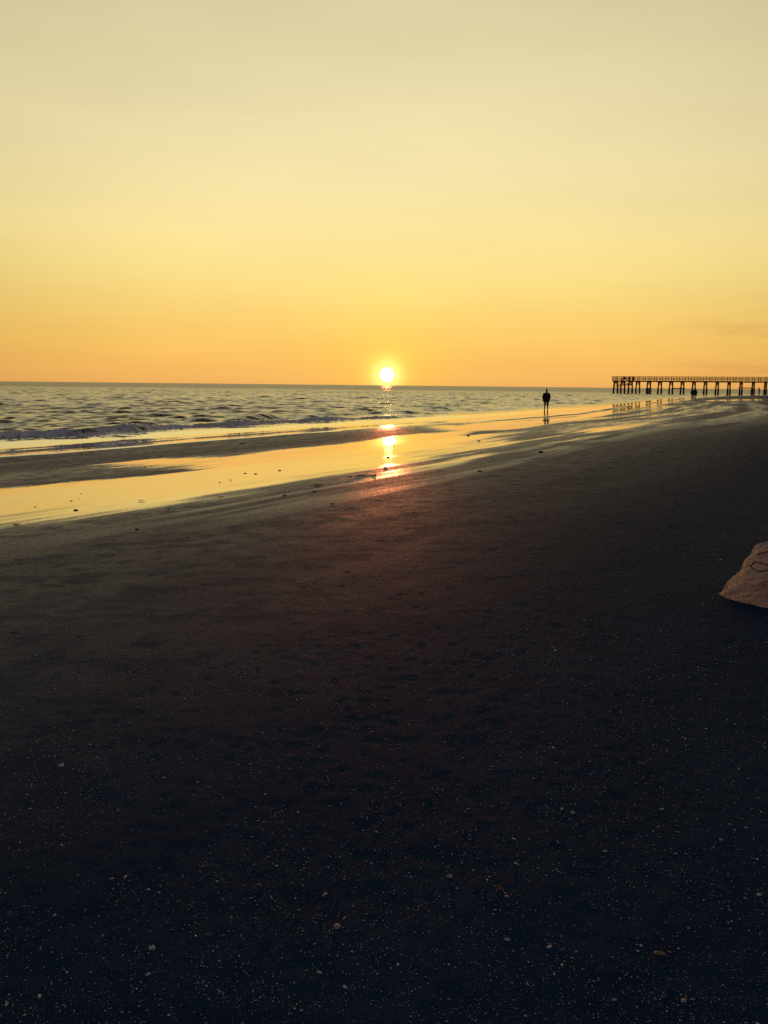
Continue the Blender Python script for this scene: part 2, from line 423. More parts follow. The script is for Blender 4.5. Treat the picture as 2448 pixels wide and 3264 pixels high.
# ------------------------------------------------------------------ sea
def sea():
    az = np.concatenate([np.arange(-150, -29, 3.0), np.arange(-29, 29.01, 0.12), [30, 31, 32, 33, 35, 38]])
    r = [13.0]
    while r[-1] < 260: r.append(r[-1] * 1.0036)
    while r[-1] < 1500: r.append(r[-1] * 1.009)
    while r[-1] < 16000: r.append(r[-1] * 1.06)
    r = np.array(r)
    A, RR = np.meshgrid(np.radians(az), r)
    X = RR * np.sin(A); Y = RR * np.cos(A)
    S, T = st(X, Y)
    D = -T                                     # distance out to sea
    near_r = sstep(30, 80, S)
    grow = sstep(3.5 - 1.9 * near_r, 11 - 5 * near_r, D)
    far = (1 - 0.5 * sstep(200, 900, RR)) * (1 - sstep(900, 2500, RR))
    Z = np.zeros_like(X)
    g = np.random.default_rng(5)
    for k in range(70):
        lam = 0.55 * (8.5 / 0.55) ** g.random()
        th = g.normal(-0.62, 0.42)                 # around the onshore direction
        kx = math.cos(th); ks = math.sin(th)
        ph = 2 * math.pi * (T * kx + S * ks) / lam + g.random() * 6.28
        a = 0.0125 * lam ** 0.74 * (0.6 + 0.8 * g.random())
        res = sstep(0.25, 1.0, lam / (RR * 0.0085))   # leave out what the mesh cannot carry
        grp = 0.45 + 1.1 * vnoise(S / (lam * 3.2), T / (lam * 2.4), k)
        crest = 1 - np.abs(np.sin(ph / 2)) ** 0.9 * 1.0
        Z += a * grp * (2.0 * crest - 0.75) * res
    Z *= grow * far * 0.55
    # the small breaker along the beach
    tb = 6.1 + (fbm(S / 9, S * 0 + 1.5, 3, 101) - 0.5) * 2.2
    amp = (0.18 * sstep(26, -6, S) + 0.05) * (0.7 + 0.6 * vnoise(S / 2.3, S * 0, 103)) * sstep(34, 16, S)
    u = D - tb
    front = np.where(u < 0, np.exp(-(u / 0.32) ** 2), np.exp(-(u / 1.5) ** 2))
    Z += amp * front
    tb2 = 9.5 + (fbm(S / 14, S * 0 + 4.5, 3, 107) - 0.5) * 4
    u2 = D - tb2
    Z += 0.20 * sstep(0.42, 0.66, fbm(S / 9, S * 0 + 7, 2, 109)) * np.where(u2 < 0, np.exp(-(u2 / 0.5) ** 2), np.exp(-(u2 / 1.8) ** 2)) * sstep(80, 40, S)
    # tumbling foam on and below the front face
    foamy = sstep(-1.7, -0.5, u) * sstep(0.45, -0.12, u) * sstep(0.04, 0.13, amp)
    foam = foamy * (0.30 + 1.0 * fbm(S / 0.8, T / 0.22, 4, 111))
    Z += foamy * ((fbm(S / 0.30, T / 0.14, 4, 113) - 0.42) * 0.13 + (vnoise(S / 0.09, T / 0.06, 115) - .5) * 0.04)
    foam2 = sstep(0.62, 0.75, fbm(S / 4, T / 0.6, 4, 117)) * sstep(3, 6, D) * sstep(14, 8, D) * 0.55
    foam = np.maximum(foam, foam2)
    # thin sheets of swash, each ending in a low step
    for k, (d0, hgt, sd_) in enumerate(((0.9, 0.012, 121), (2.4, 0.022, 127))):
        e = d0 + (fbm(S / 6, S * 0 + k, 4, sd_) - 0.5) * 1.3
        Z += hgt * sstep(e - 0.03, e + 0.08, D)
    film = sand_z(X, Y) + 0.018              # the swash lies as a thin film on the sloping sand
    kf = sstep(4.8, 2.4, D)
    Z = Z * (1 - kf) + (film + 0.12 * Z) * kf
    Z += (fbm(S / 0.8, T / 0.3, 3, 131) - 0.5) * 0.0012 * sstep(0.5, 3, D)
    chop = sstep(4.2 - 3.0 * near_r, 7.5 - 4 * near_r, D) * (0.9 + 1.6 * sstep(80, 500, RR)) + 0.015 * sstep(1.5, 3, D)
    Z -= 0.004
    Z = np.where(D < 0, Z - 0.02 - 0.05 * np.minimum(-D, 2), Z)
    V = np.stack([X, Y, Z], -1).reshape(-1, 3)
    keep = (D.ravel() > -0.6)
    o = grid_mesh('sea', V, len(r), len(az), M_SEA, keep=keep, attrs={'foam': foam.ravel(), 'chop': chop.ravel(), 'far': sstep(60, 500, RR).ravel()})
    tag(o, 'choppy sea with a small breaker and thin swash', kind='structure')
sea()

# ------------------------------------------------------------------ bars
def bars(name, segs, mat, parent=None, n=4, smooth=False):
    """segs: (p, q, r0, r1) square or round bars joined as one mesh"""
    V = []; Fc = []
    for p, q, r0, r1, nn in segs:
        p = Vector(p); q = Vector(q); d = (q - p).normalized()
        up = Vector((0, 0, 1)) if abs(d.z) < 0.9 else Vector((SD[0], SD[1], 0))
        a = d.cross(up).normalized(); b = a.cross(d).normalized()
        o = len(V); off = math.pi / 4 if nn == 4 else 0
        for c, rr in ((p, r0), (q, r1)):
            for k in range(nn):
                t = off + 2 * math.pi * k / nn
                V.append(c + a * (math.cos(t) * rr) + b * (math.sin(t) * rr))
        for k in range(nn):
            Fc.append((o + k, o + (k + 1) % nn, o + nn + (k + 1) % nn, o + nn + k))
        Fc.append(tuple(o + k for k in reversed(range(nn)))); Fc.append(tuple(o + nn + k for k in range(nn)))
    return mesh_obj(name, V, Fc, mat, parent, smooth)
def box(name, lo, hi, mat, parent=None):
    x0, y0, z0 = lo; x1, y1, z1 = hi
    V = [(x0, y0, z0), (x1, y0, z0), (x1, y1, z0), (x0, y1, z0), (x0, y0, z1), (x1, y0, z1), (x1, y1, z1), (x0, y1, z1)]
    Fc = [(0, 3, 2, 1), (4, 5, 6, 7), (0, 1, 5, 4), (1, 2, 6, 5), (2, 3, 7, 6), (3, 0, 4, 7)]
    return mesh_obj(name, V, Fc, mat, parent, False)

# ------------------------------------------------------------------ pier
def pier():
    # local frame: x runs from the sea end inland, y runs along the shore
    end = hit(1960, 1254.0, 0.0)
    root = empty('pier', (end[0], end[1], 0), math.atan2(ND[1], ND[0]))
    tag(root, 'long timber fishing pier on piles reaching into the sea', 'pier')
    W = 5.2; LEN = 84.0
    dpx = math.hypot(end[0], end[1]) * math.cos(math.atan2(end[0], end[1]))
    hz = 1228 + (1953 - 1224) * ROLL
    DZ = H + (hz - 1213.0) / F * dpx; RZ = H + (hz - 1200.5) / F * dpx
    print('pier', end, dpx, DZ, RZ)
    box('deck', (-0.5, -W / 2, DZ - 0.10), (LEN, W / 2, DZ), M_WOOD, root)
    for y in (-W / 2 + 0.2, 0, W / 2 - 0.2):
        box('stringer', (-0.4, y - 0.09, DZ - 0.42), (LEN, y + 0.09, DZ - 0.102), M_WOOD, root)
    rows = [0.15, 2.5, 5.0] + [7.4 + 3.5 * k for k in range(22)]
    root_z = -2.6
    for i, x in enumerate(rows):
        head = i < 3
        box('pile_cap', (x - 0.14, -W / 2 - 0.15, DZ - 0.74), (x + 0.14, W / 2 + 0.15, DZ - 0.423), M_WOOD, root)
        rr = 0.25 if head else 0.22
        ys = [-1, 1]
        if i == 15: ys = [-1, -0.35, 0.35, 1]
        for sgn in ys:
            top = (x, sgn * (W / 2 - 0.55), DZ - 0.741); bat = 0.75
            mid = (x, sgn * (W / 2 - 0.55 + bat * 0.45), 1.75); bot = (x, sgn * (W / 2 - 0.55 + bat), root_z)
            p = bars('pile', [(top, mid, rr, rr, 10)], M_WOOD, root, smooth=True)
            bars('pile_foot', [(mid, bot, rr * 1.22, rr * 1.5, 10)], M_WOODD, p, smooth=True)
        yt = W / 2 - 0.55
        br = bars('cross_brace', [((x + 0.2, -yt, DZ - 0.8), (x + 0.2, yt + 0.25, 2.4), 0.07, 0.07, 4),
                                  ((x - 0.2, yt, DZ - 0.8), (x - 0.2, -yt - 0.25, 2.4), 0.07, 0.07, 4)], M_WOOD, root)
        if i in (4, 13, 15):       # wide boarded lower bents
            box('pile_sleeve', (x - 0.35, -yt - 0.35, -2.6), (x + 0.35, yt + 0.35, 1.95), M_WOODD, root)
    # long diagonals and walers of the pier head, both faces
    for sgn in (-1, 1):
        y = sgn * (W / 2 - 0.2)
        segs = []
        for a, b in ((0, 1), (1, 2)):
            xa, xb = rows[a], rows[b]
            segs += [((xa, y, DZ - 0.6), (xb, y + sgn * 0.2, 2.6), 0.09, 0.09, 4), ((xa, y + sgn * 0.24, 2.2), (xb, y + sgn * 0.06, DZ - 1.1), 0.09, 0.09, 4)]
        segs.append(((rows[0], y + sgn * 0.3, 2.0), (rows[2], y + sgn * 0.1, DZ - 0.9), 0.09, 0.09, 4))
        bars('diagonal_brace', segs, M_WOOD, root)
    # walers close to the water between some bents
    box('waler', (rows[6] - 0.1, W / 2 - 0.1, 1.72), (rows[7] + 0.3, W / 2 + 0.1, 2.02), M_WOODD, root)
    box('waler', (rows[12] - 1.0, W / 2 - 0.1, 2.05), (rows[13] + 0.2, W / 2 + 0.1, 2.32), M_WOODD, root)
    # railings
    step = 1.78
    for sgn in (-1, 1):
        y = sgn * (W / 2 - 0.08)
        rail = empty('railing'); rail.parent = root
        box('handrail', (-0.5, y - 0.11, RZ - 0.13), (LEN, y + 0.11, RZ), M_WOOD, rail)
        for z in (0.25, 0.52, 0.80):
            box('rail', (-0.45, y + sgn * 0.052, DZ + z), (LEN, y + sgn * 0.082, DZ + z + 0.11), M_WOOD, rail)
        for k in range(int(LEN / step) + 1):
            x = -0.42 + k * step + (0.0 if sgn < 0 else 0.0)
            box('railing_post', (x - 0.085, y - 0.05, DZ), (x + 0.085, y + 0.05, RZ - 0.132), M_WOOD, rail)
    yb = W / 2 - 0.08
    re = empty('end_railing'); re.parent = root
    box('handrail', (-0.52, -yb + 0.112, RZ - 0.13), (-0.32, yb - 0.112, RZ), M_WOOD, re)
    for z in (0.25, 0.52, 0.80):
        box('rail', (-0.48, -yb + 0.1, DZ + z), (-0.45, yb - 0.1, DZ + z + 0.11), M_WOOD, re)
    for y in (-1.3, 0, 1.3):
        box('railing_post', (-0.47 + 0.022, y - 0.05, DZ), (-0.36, y + 0.05, RZ - 0.132), M_WOOD, re)
    return root, DZ
PIER, PIER_Z = pier()
def on_pier(x, y): 
    c, s = math.cos(PIER.rotation_euler.z), math.sin(PIER.rotation_euler.z)
    return (PIER.location.x + c * x - s * y, PIER.location.y + s * x + c * y, PIER_Z)

def pier_bench():
    b = empty('bench', on_pier(2.9, -1.2), PIER.rotation_euler.z)
    tag(b, 'low dark bench with a sloping back on the pier head', 'bench')
    box('seat', (-0.75, -0.9, 0.38), (0.35, 0.9, 0.46), M_WOODD, b)
    bars('backrest', [((0.30, 0, 0.462), (0.62, 0, 1.02), 0.62, 0.62, 4)], M_WOODD, b).scale = (1, 1, 1)
    for x, y in ((-0.65, -0.8), (-0.65, 0.8), (0.25, -0.8), (0.25, 0.8)):
        box('leg', (x - 0.05, y - 0.05, 0), (x + 0.05, y + 0.05, 0.378), M_WOODD, b)
pier_bench()
def cleaning_table():
    b = empty('fish_cleaning_table', on_pier(5.05, 0.4), PIER.rotation_euler.z)
    tag(b, 'tall dark table with boarded ends on the pier beside the bench', 'table')
    box('table_top', (-0.95, -0.6, 1.10), (0.95, 0.6, 1.24), M_WOODD, b)
    for x in (-0.62, 0.62):
        box('end_panel', (x - 0.24, -0.5, 0), (x + 0.24, 0.5, 1.098), M_WOODD, b)
    box('lower_shelf', (-0.378, -0.45, 0.30), (0.378, 0.45, 0.36), M_WOODD, b)
cleaning_table()

# ------------------------------------------------------------------ people
def skinned(name, verts, edges, radii, root, mat, parent, sub=1):
    me = bpy.data.meshes.new(name)
    me.from_pydata(verts, edges, [])
    o = bpy.data.objects.new(name, me); COL.objects.link(o)
    sk = o.modifiers.new('skin', 'SKIN'); sk.use_smooth_shade = True; sk.branch_smoothing = 0.2
    me.update()
    if not me.skin_vertices:
        pass
    for i, v in enumerate(me.skin_vertices[0].data):
        v.radius = radii[i]; v.use_root = (i == root)
    sb = o.modifiers.new('sub', 'SUBSURF'); sb.levels = sub; sb.render_levels = sub
    dg = bpy.context.evaluated_depsgraph_get(); dg.update()
    nm = bpy.data.meshes.new_from_object(o.evaluated_get(dg))
    o.modifiers.clear(); o.data = nm; nm.name = name
    bpy.data.meshes.remove(me)
    nm.materials.clear(); nm.materials.append(mat)
    nm.polygons.foreach_set('use_smooth', [True] * len(nm.polygons))
    o.parent = parent
    return o

class Chain:
    def __init__(s): s.v = []; s.e = []; s.r = []
    def add(s, p, r, par=None):
        s.v.append(tuple(p)); s.r.append(r if isinstance(r, tuple) else (r, r))
        if par is not None: s.e.append((par, len(s.v) - 1))
        return len(s.v) - 1

def loft(name, rings, mat, parent, n=20, caps=True):
    V = []; Fc = []
    for (cx, cy, cz, rx, ry) in rings:
        for k in range(n):
            t = 2 * math.pi * k / n
            V.append((cx + rx * math.cos(t), cy + ry * math.sin(t), cz))
    for i in range(len(rings) - 1):
        for k in range(n):
            a = i * n + k; b = i * n + (k + 1) % n
            Fc.append((a, b, b + n, a + n))
    if caps:
        Fc.append(tuple(reversed(range(n)))); Fc.append(tuple(range(len(V) - n, len(V))))
    return mesh_obj(name, V, Fc, mat, parent)

def person(loc, rz, ht, label, arms, legs, top, bottom, top_len=0.44, leg_cover=0.22, hair='short', lean=0.0, group=None, width=1.0):
    """faces +y in its own frame. arms/legs: dict side -> joints (fractions of height, x is outward)"""
    root = empty('person', loc, rz)
    tag(root, label, 'person', group)
    c = Chain(); h = ht
    W = lambda x, y, z: (x * h * width if z > 0.45 else x * h, (y + lean * max(0, z - 0.5)) * h, z * h)
    pel = c.add(W(0, 0, .53), (.085 * h, .06 * h))
    bel = c.add(W(0, 0, .62), (.075 * h, .052 * h), pel)
    che = c.add(W(0, -.005, .73), (.09 * h, .06 * h), bel)
    nb = c.add(W(0, -.005, .81), (.055 * h, .042 * h), che)
    nk = c.add(W(0, 0, .85), (.041 * h, .041 * h), nb)
    jaw = c.add(W(0, .014, .885), (.040 * h, .046 * h), nk)
    hd = c.add(W(0, .006, .93), (.047 * h, .056 * h), jaw)
    c.add(W(0, .002, .972), (.034 * h, .042 * h), hd)
    for sx in (-1, 1):
        hip, knee, ank, toe = legs[sx]
        a = c.add(W(sx * .05, 0, .49), .056 * h, pel)
        b = c.add(W(sx * knee[0], knee[1], knee[2]), .035 * h, a)
        cf = c.add(W(sx * (knee[0] * .55 + ank[0] * .45), (knee[1] * .55 + ank[1] * .45) - .012, knee[2] * .6 + ank[2] * .4), .033 * h, b)
        d = c.add(W(sx * ank[0], ank[1], ank[2]), .021 * h, cf)
        c.add(W(sx * toe[0], toe[1], toe[2]), (.022 * h, .014 * h), d)
        sh, el, wr, fi = arms[sx]
        s0 = c.add(W(sx * .075, 0, .80), .038 * h, che)
        s1 = c.add(W(sx * sh[0], sh[1], sh[2]), .034 * h, s0)
        e = c.add(W(sx * el[0], el[1], el[2]), .025 * h, s1)
        wv = c.add(W(sx * wr[0], wr[1], wr[2]), .016 * h, e)
        f = Vector(fi).normalized()
        pc = Vector(wr) + f * .030
        pal = c.add(W(sx * pc.x, pc.y, pc.z), (.021 * h, .012 * h), wv)
        sidev = f.cross(Vector((1, 0, 0))).normalized()
        for k, (off, ln) in enumerate(((-.017, .040), (-.006, .046), (.006, .048), (.017, .042))):
            q = pc + sidev * off + f * .022
            q2 = q + f * ln * .5 + Vector((-.004, 0, 0)); q3 = q + f * ln + Vector((-.014, 0, 0))
            i1 = c.add(W(sx * q.x, q.y, q.z), .0052 * h, pal)
            i2 = c.add(W(sx * q2.x, q2.y, q2.z), .005 * h, i1)
            c.add(W(sx * q3.x, q3.y, q3.z), .0042 * h, i2)
        q = pc + sidev * .028 - f * .004; q2 = q + sidev * .014 + f * .026
        i1 = c.add(W(sx * q.x, q.y, q.z), .006 * h, pal); c.add(W(sx * q2.x, q2.y, q2.z), .005 * h, i1)
    body = skinned('body', c.v, c.e, c.r, pel, M_SKIN, root, 1)
    # face: nose, ears, eyes and mouth modelled on the head
    hx, hy, hz = W(0, .006, .93)
    fy = hy + .056 * h
    def blob(name, p, r, mat):
        V = []; Fc = []
        n, m = 10, 6
        for i in range(m + 1):
            for k in range(n):
                ph = math.pi * i / m; th = 2 * math.pi * k / n
                V.append((p[0] + r[0] * math.sin(ph) * math.cos(th), p[1] + r[1] * math.sin(ph) * math.sin(th), p[2] + r[2] * math.cos(ph)))
        for i in range(m):
            for k in range(n):
                Fc.append((i * n + k, i * n + (k + 1) % n, (i + 1) * n + (k + 1) % n, (i + 1) * n + k))
        return mesh_obj(name, V, Fc, mat, root)
    # hair
    rings = []
    dz = {'short': .0, 'long': -.055}[hair]
    for t in np.linspace(0, 1, 9):
        z = (.905 + dz) * h * (1 - t) + 1.0 * h * t
        u = max(0.0, (z / h - .93) / .072); k = math.sqrt(max(0.02, 1 - u * u)) if u > 0 else 1.0
        y0 = (lean * (z / h - .5) - .018 * max(0.0, 1 - max(0.0, (z / h - .94) / .05)) - .004) * h
        low = .84 + .16 * min(1.0, t / .3)
        rings.append((0, y0, z, .046 * h * k * low, .054 * h * k * low))
    loft('hair', rings, M_HAIR, root, 18)
    # upper garment: body of it plus sleeves, one mesh
    j = Chain()
    w0 = j.add(W(0, 0, .52), (.118 * h * width, .082 * h))
    j.add(W(0, 0, top_len), (.122 * h * width, .088 * h), w0)
    w1 = j.add(W(0, 0, .63), (.112 * h * width, .074 * h), w0)
    w2 = j.add(W(0, -.004, .735), (.110 * h * width, .068 * h), w1)
    w3 = j.add(W(0, -.004, .80), (.082 * h, .052 * h), w2)
    j.add(W(0, 0, .848), (.052 * h, .048 * h), w3)
    for sx in (-1, 1):
        sh, el, wr, fi = arms[sx]
        a = j.add(W(sx * .075, 0, .775), .046 * h, w2)
        b = j.add(W(sx * sh[0], sh[1], sh[2]), .042 * h, a)
        e = j.add(W(sx * el[0], el[1], el[2]), .035 * h, b)
        k = .82
        j.add(W(sx * (el[0] + (wr[0] - el[0]) * k), el[1] + (wr[1] - el[1]) * k, el[2] + (wr[2] - el[2]) * k), .026 * h, e)
    skinned('jacket', j.v, j.e, j.r, w0, top, root, 1)
    t = Chain()
    p0 = t.add(W(0, 0, .54), (.090 * h, .066 * h)); p1 = t.add(W(0, 0, .50), (.094 * h, .068 * h), p0)
    for sx in (-1, 1):
        hip, knee, ank, toe = legs[sx]
        a = t.add(W(sx * .05, 0, .46), .064 * h, p1)
        if leg_cover < knee[2]:
            b = t.add(W(sx * knee[0], knee[1], knee[2]), .048 * h, a)
            k = (knee[2] - leg_cover) / (knee[2] - ank[2])
            t.add(W(sx * (knee[0] + (ank[0] - knee[0]) * k), knee[1] + (ank[1] - knee[1]) * k, leg_cover), .042 * h, b)
        else:
            k = (.49 - leg_cover) / (.49 - knee[2])
            t.add(W(sx * (.05 + (knee[0] - .05) * k), knee[1] * k, leg_cover), .052 * h, a)
    skinned('trousers', t.v, t.e, t.r, p0, bottom, root, 1)
    return root

ARM_DOWN = ((.100, 0, .785), (.124, -.015, .635), (.124, .01, .49), (.0, .1, -1))
ARM_BEND = ((.105, 0, .795), (.135, -.02, .64), (.105, .09, .56), (-.3, 1, .1))
LEG = (None, (.058, 0, .275), (.068, -.01, .035), (.078, .075, .012))
LEG_F = (None, (.050, .035, .28), (.052, .05, .035), (.056, .135, .012))
LEG_B = (None, (.050, .01, .275), (.052, -.06, .05), (.056, .015, .015))

def stand(px, py): return ground(px, py)
def height_from(px_top, P):
    d = math.hypot(P[0], P[1])
    tx, ty = project(np.array([P[0], P[1], P[2]]))
    lo, hi = 0.8, 2.6
    for _ in range(30):
        m = (lo + hi) / 2
        _, yy = project(np.array([P[0], P[1], P[2] + m]))
        if yy > px_top: lo = m
        else: hi = m
    return lo
p = stand(1740.5, 1310.5)
person(p, R(-12), height_from(1239, p), 'person in dark jacket and knee length shorts standing alone in the swash',
       {-1: ARM_DOWN, 1: ((.098, 0, .782), (.120, -.03, .635), (.112, .035, .50), (-.2, .4, -1))}, {-1: LEG, 1: (None, (.058, .02, .277), (.066, .03, .035), (.076, .115, .012))}, M_CLOTHD, M_CLOTHD, .40, .20, 'short', width=1.28)
p = stand(2207, 1274)
person(p, R(-20), height_from(1236.5, p), 'taller person of the couple on the wet sand in dark clothes',
       {-1: ARM_DOWN, 1: ARM_BEND}, {-1: LEG_F, 1: LEG_B}, M_CLOTHB, M_CLOTHD, .46, .05, 'short', width=1.2)
p = stand(2216, 1273.5)
person(p, R(-10), height_from(1237.5, p), 'shorter person of the couple walking with bare lower legs beside the taller one',
       {-1: ARM_BEND, 1: ARM_DOWN}, {-1: LEG_B, 1: LEG_F}, M_CLOTHB, M_CLOTHG, .42, .30, 'long')
ARM_UP = ((.10, .02, .80), (.12, .15, .80), (.05, .16, .90), (-.4, -.6, .5))
p = stand(2419.5, 1263)
person(p, R(75), height_from(1235.5, p), 'person in wide dark coat with raised arms on the sand by the pier',
       {-1: ARM_UP, 1: ARM_UP}, {-1: LEG_B, 1: LEG_F}, M_CLOTHB, M_CLOTHB, .32, .30, 'long', lean=.05, width=1.35)
# wader beyond the pier, standing in the shallows
dw = ray(2444, 1245.5); dw = dw / math.hypot(dw[0], dw[1]) * 455
person((dw[0], dw[1], -0.30), R(40), 1.74, 'distant person wading in the shallows beyond the pier at the photo\'s right edge',
       {-1: ARM_BEND, 1: ARM_BEND}, {-1: LEG, 1: LEG}, M_CLOTHD, M_CLOTHD, .42, .2, 'short', width=1.2)
# swimmer behind the second wave
pw = hit(1669, 1267, 0.0)
person((pw[0], pw[1], -1.38), R(150), 1.72, 'swimmer with only head and shoulders above the waves left of the standing person',
       {-1: ARM_BEND, 1: ARM_BEND}, {-1: LEG, 1: LEG}, M_CLOTHD, M_CLOTHD, .45, .4, 'short')

# ------------------------------------------------------------------ tan rock at the right
def rock():
    base = ground(2281, 1890)
    dist = math.hypot(base[0], base[1])
    sc = dist / F * 1.02                                  # metres per photo pixel there
    right = np.array([math.cos(math.atan2(base[0], base[1])), -math.sin(math.atan2(base[0], base[1])), 0])
    fwd = np.array([-right[1], right[0], 0.0])
    xs = [0, 18, 22, 39, 54, 68, 73, 91, 106, 128, 152, 190, 240, 300, 345, 370]
    hs = [2, 16, 30, 50, 70, 88, 114, 138, 155, 166, 174, 182, 176, 138, 70, 2]
    fr = [0, 14, 18, 26, 31, 35, 37, 41, 44, 47, 50, 52, 50, 42, 22, 0]     # how far the foot comes towards the camera (photo px)
    nu, nv = 420, 240
    U = np.linspace(0, 1, nu); Vv = np.linspace(0, 1, nv)
    uu, vv = np.meshgrid(U, Vv)
    x = uu * 370
    kx = np.convolve(np.pad(np.interp(np.linspace(0, 370, 371), xs, hs), 3, mode='edge'), np.ones(7) / 7, 'valid')
    h = np.interp(x, np.arange(371), kx); f = np.interp(x, xs, fr)
    a = vv * math.pi
    depth_front = f * 2.9; depth_back = h * 0.75 + 12
    cz = np.sin(a) ** 0.85; cy = np.cos(a)
    y = np.where(cy > 0, -cy * depth_front, -cy * depth_back)
    lx = x * sc + 0 * y; ly = y * sc; lz = h * sc * cz - 0.02
    n1 = fbm(lx / 0.11, (ly + lz * 1.3) / 0.07, 4, 201) - 0.5
    n2 = fbm(lx / 0.035, (ly * 0.6 + lz) / 0.02, 4, 207) - 0.5
    n0 = fbm(lx / 0.26 + 3, (ly + lz * 1.6) / 0.15, 3, 231) - 0.5
    n3 = fbm(lx / 0.012, (ly * 0.6 + lz) / 0.009, 2, 233) - 0.5
    bulge = 0.085 * n0 + 0.05 * n1 + 0.022 * n2 + 0.006 * n3
    lz = lz + bulge * cz; ly = ly - bulge * np.abs(cy)
    P3 = base + lx[..., None] * right + ly[..., None] * fwd + lz[..., None] * np.array([0, 0, 1.0])
    # cracks
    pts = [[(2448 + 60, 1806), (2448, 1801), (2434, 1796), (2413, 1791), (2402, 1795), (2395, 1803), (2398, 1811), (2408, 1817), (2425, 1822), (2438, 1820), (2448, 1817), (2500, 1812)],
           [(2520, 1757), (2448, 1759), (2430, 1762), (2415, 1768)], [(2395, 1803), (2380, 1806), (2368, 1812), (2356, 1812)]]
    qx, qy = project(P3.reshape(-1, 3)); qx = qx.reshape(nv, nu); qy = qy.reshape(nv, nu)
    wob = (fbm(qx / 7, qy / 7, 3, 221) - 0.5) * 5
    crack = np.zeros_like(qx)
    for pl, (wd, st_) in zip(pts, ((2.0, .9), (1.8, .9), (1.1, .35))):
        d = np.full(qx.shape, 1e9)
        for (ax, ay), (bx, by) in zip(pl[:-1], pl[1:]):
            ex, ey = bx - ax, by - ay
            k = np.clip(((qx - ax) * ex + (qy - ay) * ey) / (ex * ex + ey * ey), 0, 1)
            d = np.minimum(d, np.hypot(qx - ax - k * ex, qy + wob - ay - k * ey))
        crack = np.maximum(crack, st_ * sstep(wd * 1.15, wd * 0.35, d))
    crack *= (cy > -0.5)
    lz2 = lz - 0.006 * crack * cz; ly2 = ly + 0.014 * crack
    P3 = base + lx[..., None] * right + ly2[..., None] * fwd + lz2[..., None] * np.array([0, 0, 1.0])
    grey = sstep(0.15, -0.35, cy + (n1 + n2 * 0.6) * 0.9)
    m, nt, b = new_mat('tan_rock')
    geo = N(nt, 'ShaderNodeNewGeometry'); pos = geo.outputs['Position']
    a1 = noise(nt, pos, 14, 6, 0.65); a2 = noise(nt, pos, 90, 4, 0.6)
    crack_shade = N(nt, 'ShaderNodeAttribute', attribute_name='crack').outputs['Fac']
    back_shade = N(nt, 'ShaderNodeAttribute', attribute_name='grey').outputs['Fac']
    col = mixc(nt, maprange(nt, a1, 0.35, 0.65, 0, 1), (0.80, 0.52, 0.31, 1), (0.90, 0.64, 0.40, 1))
    col = mixc(nt, maprange(nt, a2, 0.58, 0.75, 0, 0.45), col, (0.34, 0.22, 0.15, 1))
    col = mixc(nt, back_shade, col, (0.24, 0.22, 0.20, 1))  # shaded upper back of the rock, painted in as grey
    col = mixc(nt, mathn(nt, 'MULTIPLY', crack_shade, 0.75), col, (0.02, 0.016, 0.015, 1))  # dark colour along the cracks adds to the shade in the grooves
    L(nt, col, b.inputs['Base Color']); b.inputs['Roughness'].default_value = 0.9; b.inputs['Specular IOR Level'].default_value = 0.2
    bp = N(nt, 'ShaderNodeBump'); bp.inputs['Distance'].default_value = 0.014; bp.inputs['Strength'].default_value = 0.8
    L(nt, mathn(nt, 'ADD', a2, mathn(nt, 'MULTIPLY', noise(nt, pos, 320, 3, 0.6), 0.6)), bp.inputs['Height']); L(nt, bp.outputs[0], b.inputs['Normal'])
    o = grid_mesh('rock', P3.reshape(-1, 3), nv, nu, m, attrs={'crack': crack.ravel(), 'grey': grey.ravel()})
    tag(o, 'large tan cracked rock sitting on the dark sand at the right edge', 'rock')
rock()

# ------------------------------------------------------------------ stones and weed on the wet sand
def px_size(P): return math.sqrt(P[0] ** 2 + P[1] ** 2 + (H - P[2]) ** 2) / F
def stone_mesh(w, hgt, dep, seed):
    bm = bmesh.new(); bmesh.ops.create_icosphere(bm, subdivisions=3, radius=1.0)
    V = np.array([v.co[:] for v in bm.verts])
    n = fbm(V[:, 0] * 1.3 + V[:, 2] * .7 + seed, V[:, 1] * 1.3 - V[:, 2] * .5 + seed * 2.3, 3, seed) - 0.5
    n2 = fbm(V[:, 0] * 4 + V[:, 2] * 2 + seed, V[:, 1] * 4 - V[:, 2] + seed, 2, seed + 5) - 0.5
    V = V * (1 + 0.75 * n + 0.22 * n2)[:, None] * np.array([w / 2, dep / 2, hgt])
    for v, c in zip(bm.verts, V): v.co = c
    me = bpy.data.meshes.new('stone'); bm.to_mesh(me); bm.free()
    me.polygons.foreach_set('use_smooth', [True] * len(me.polygons))
    return me
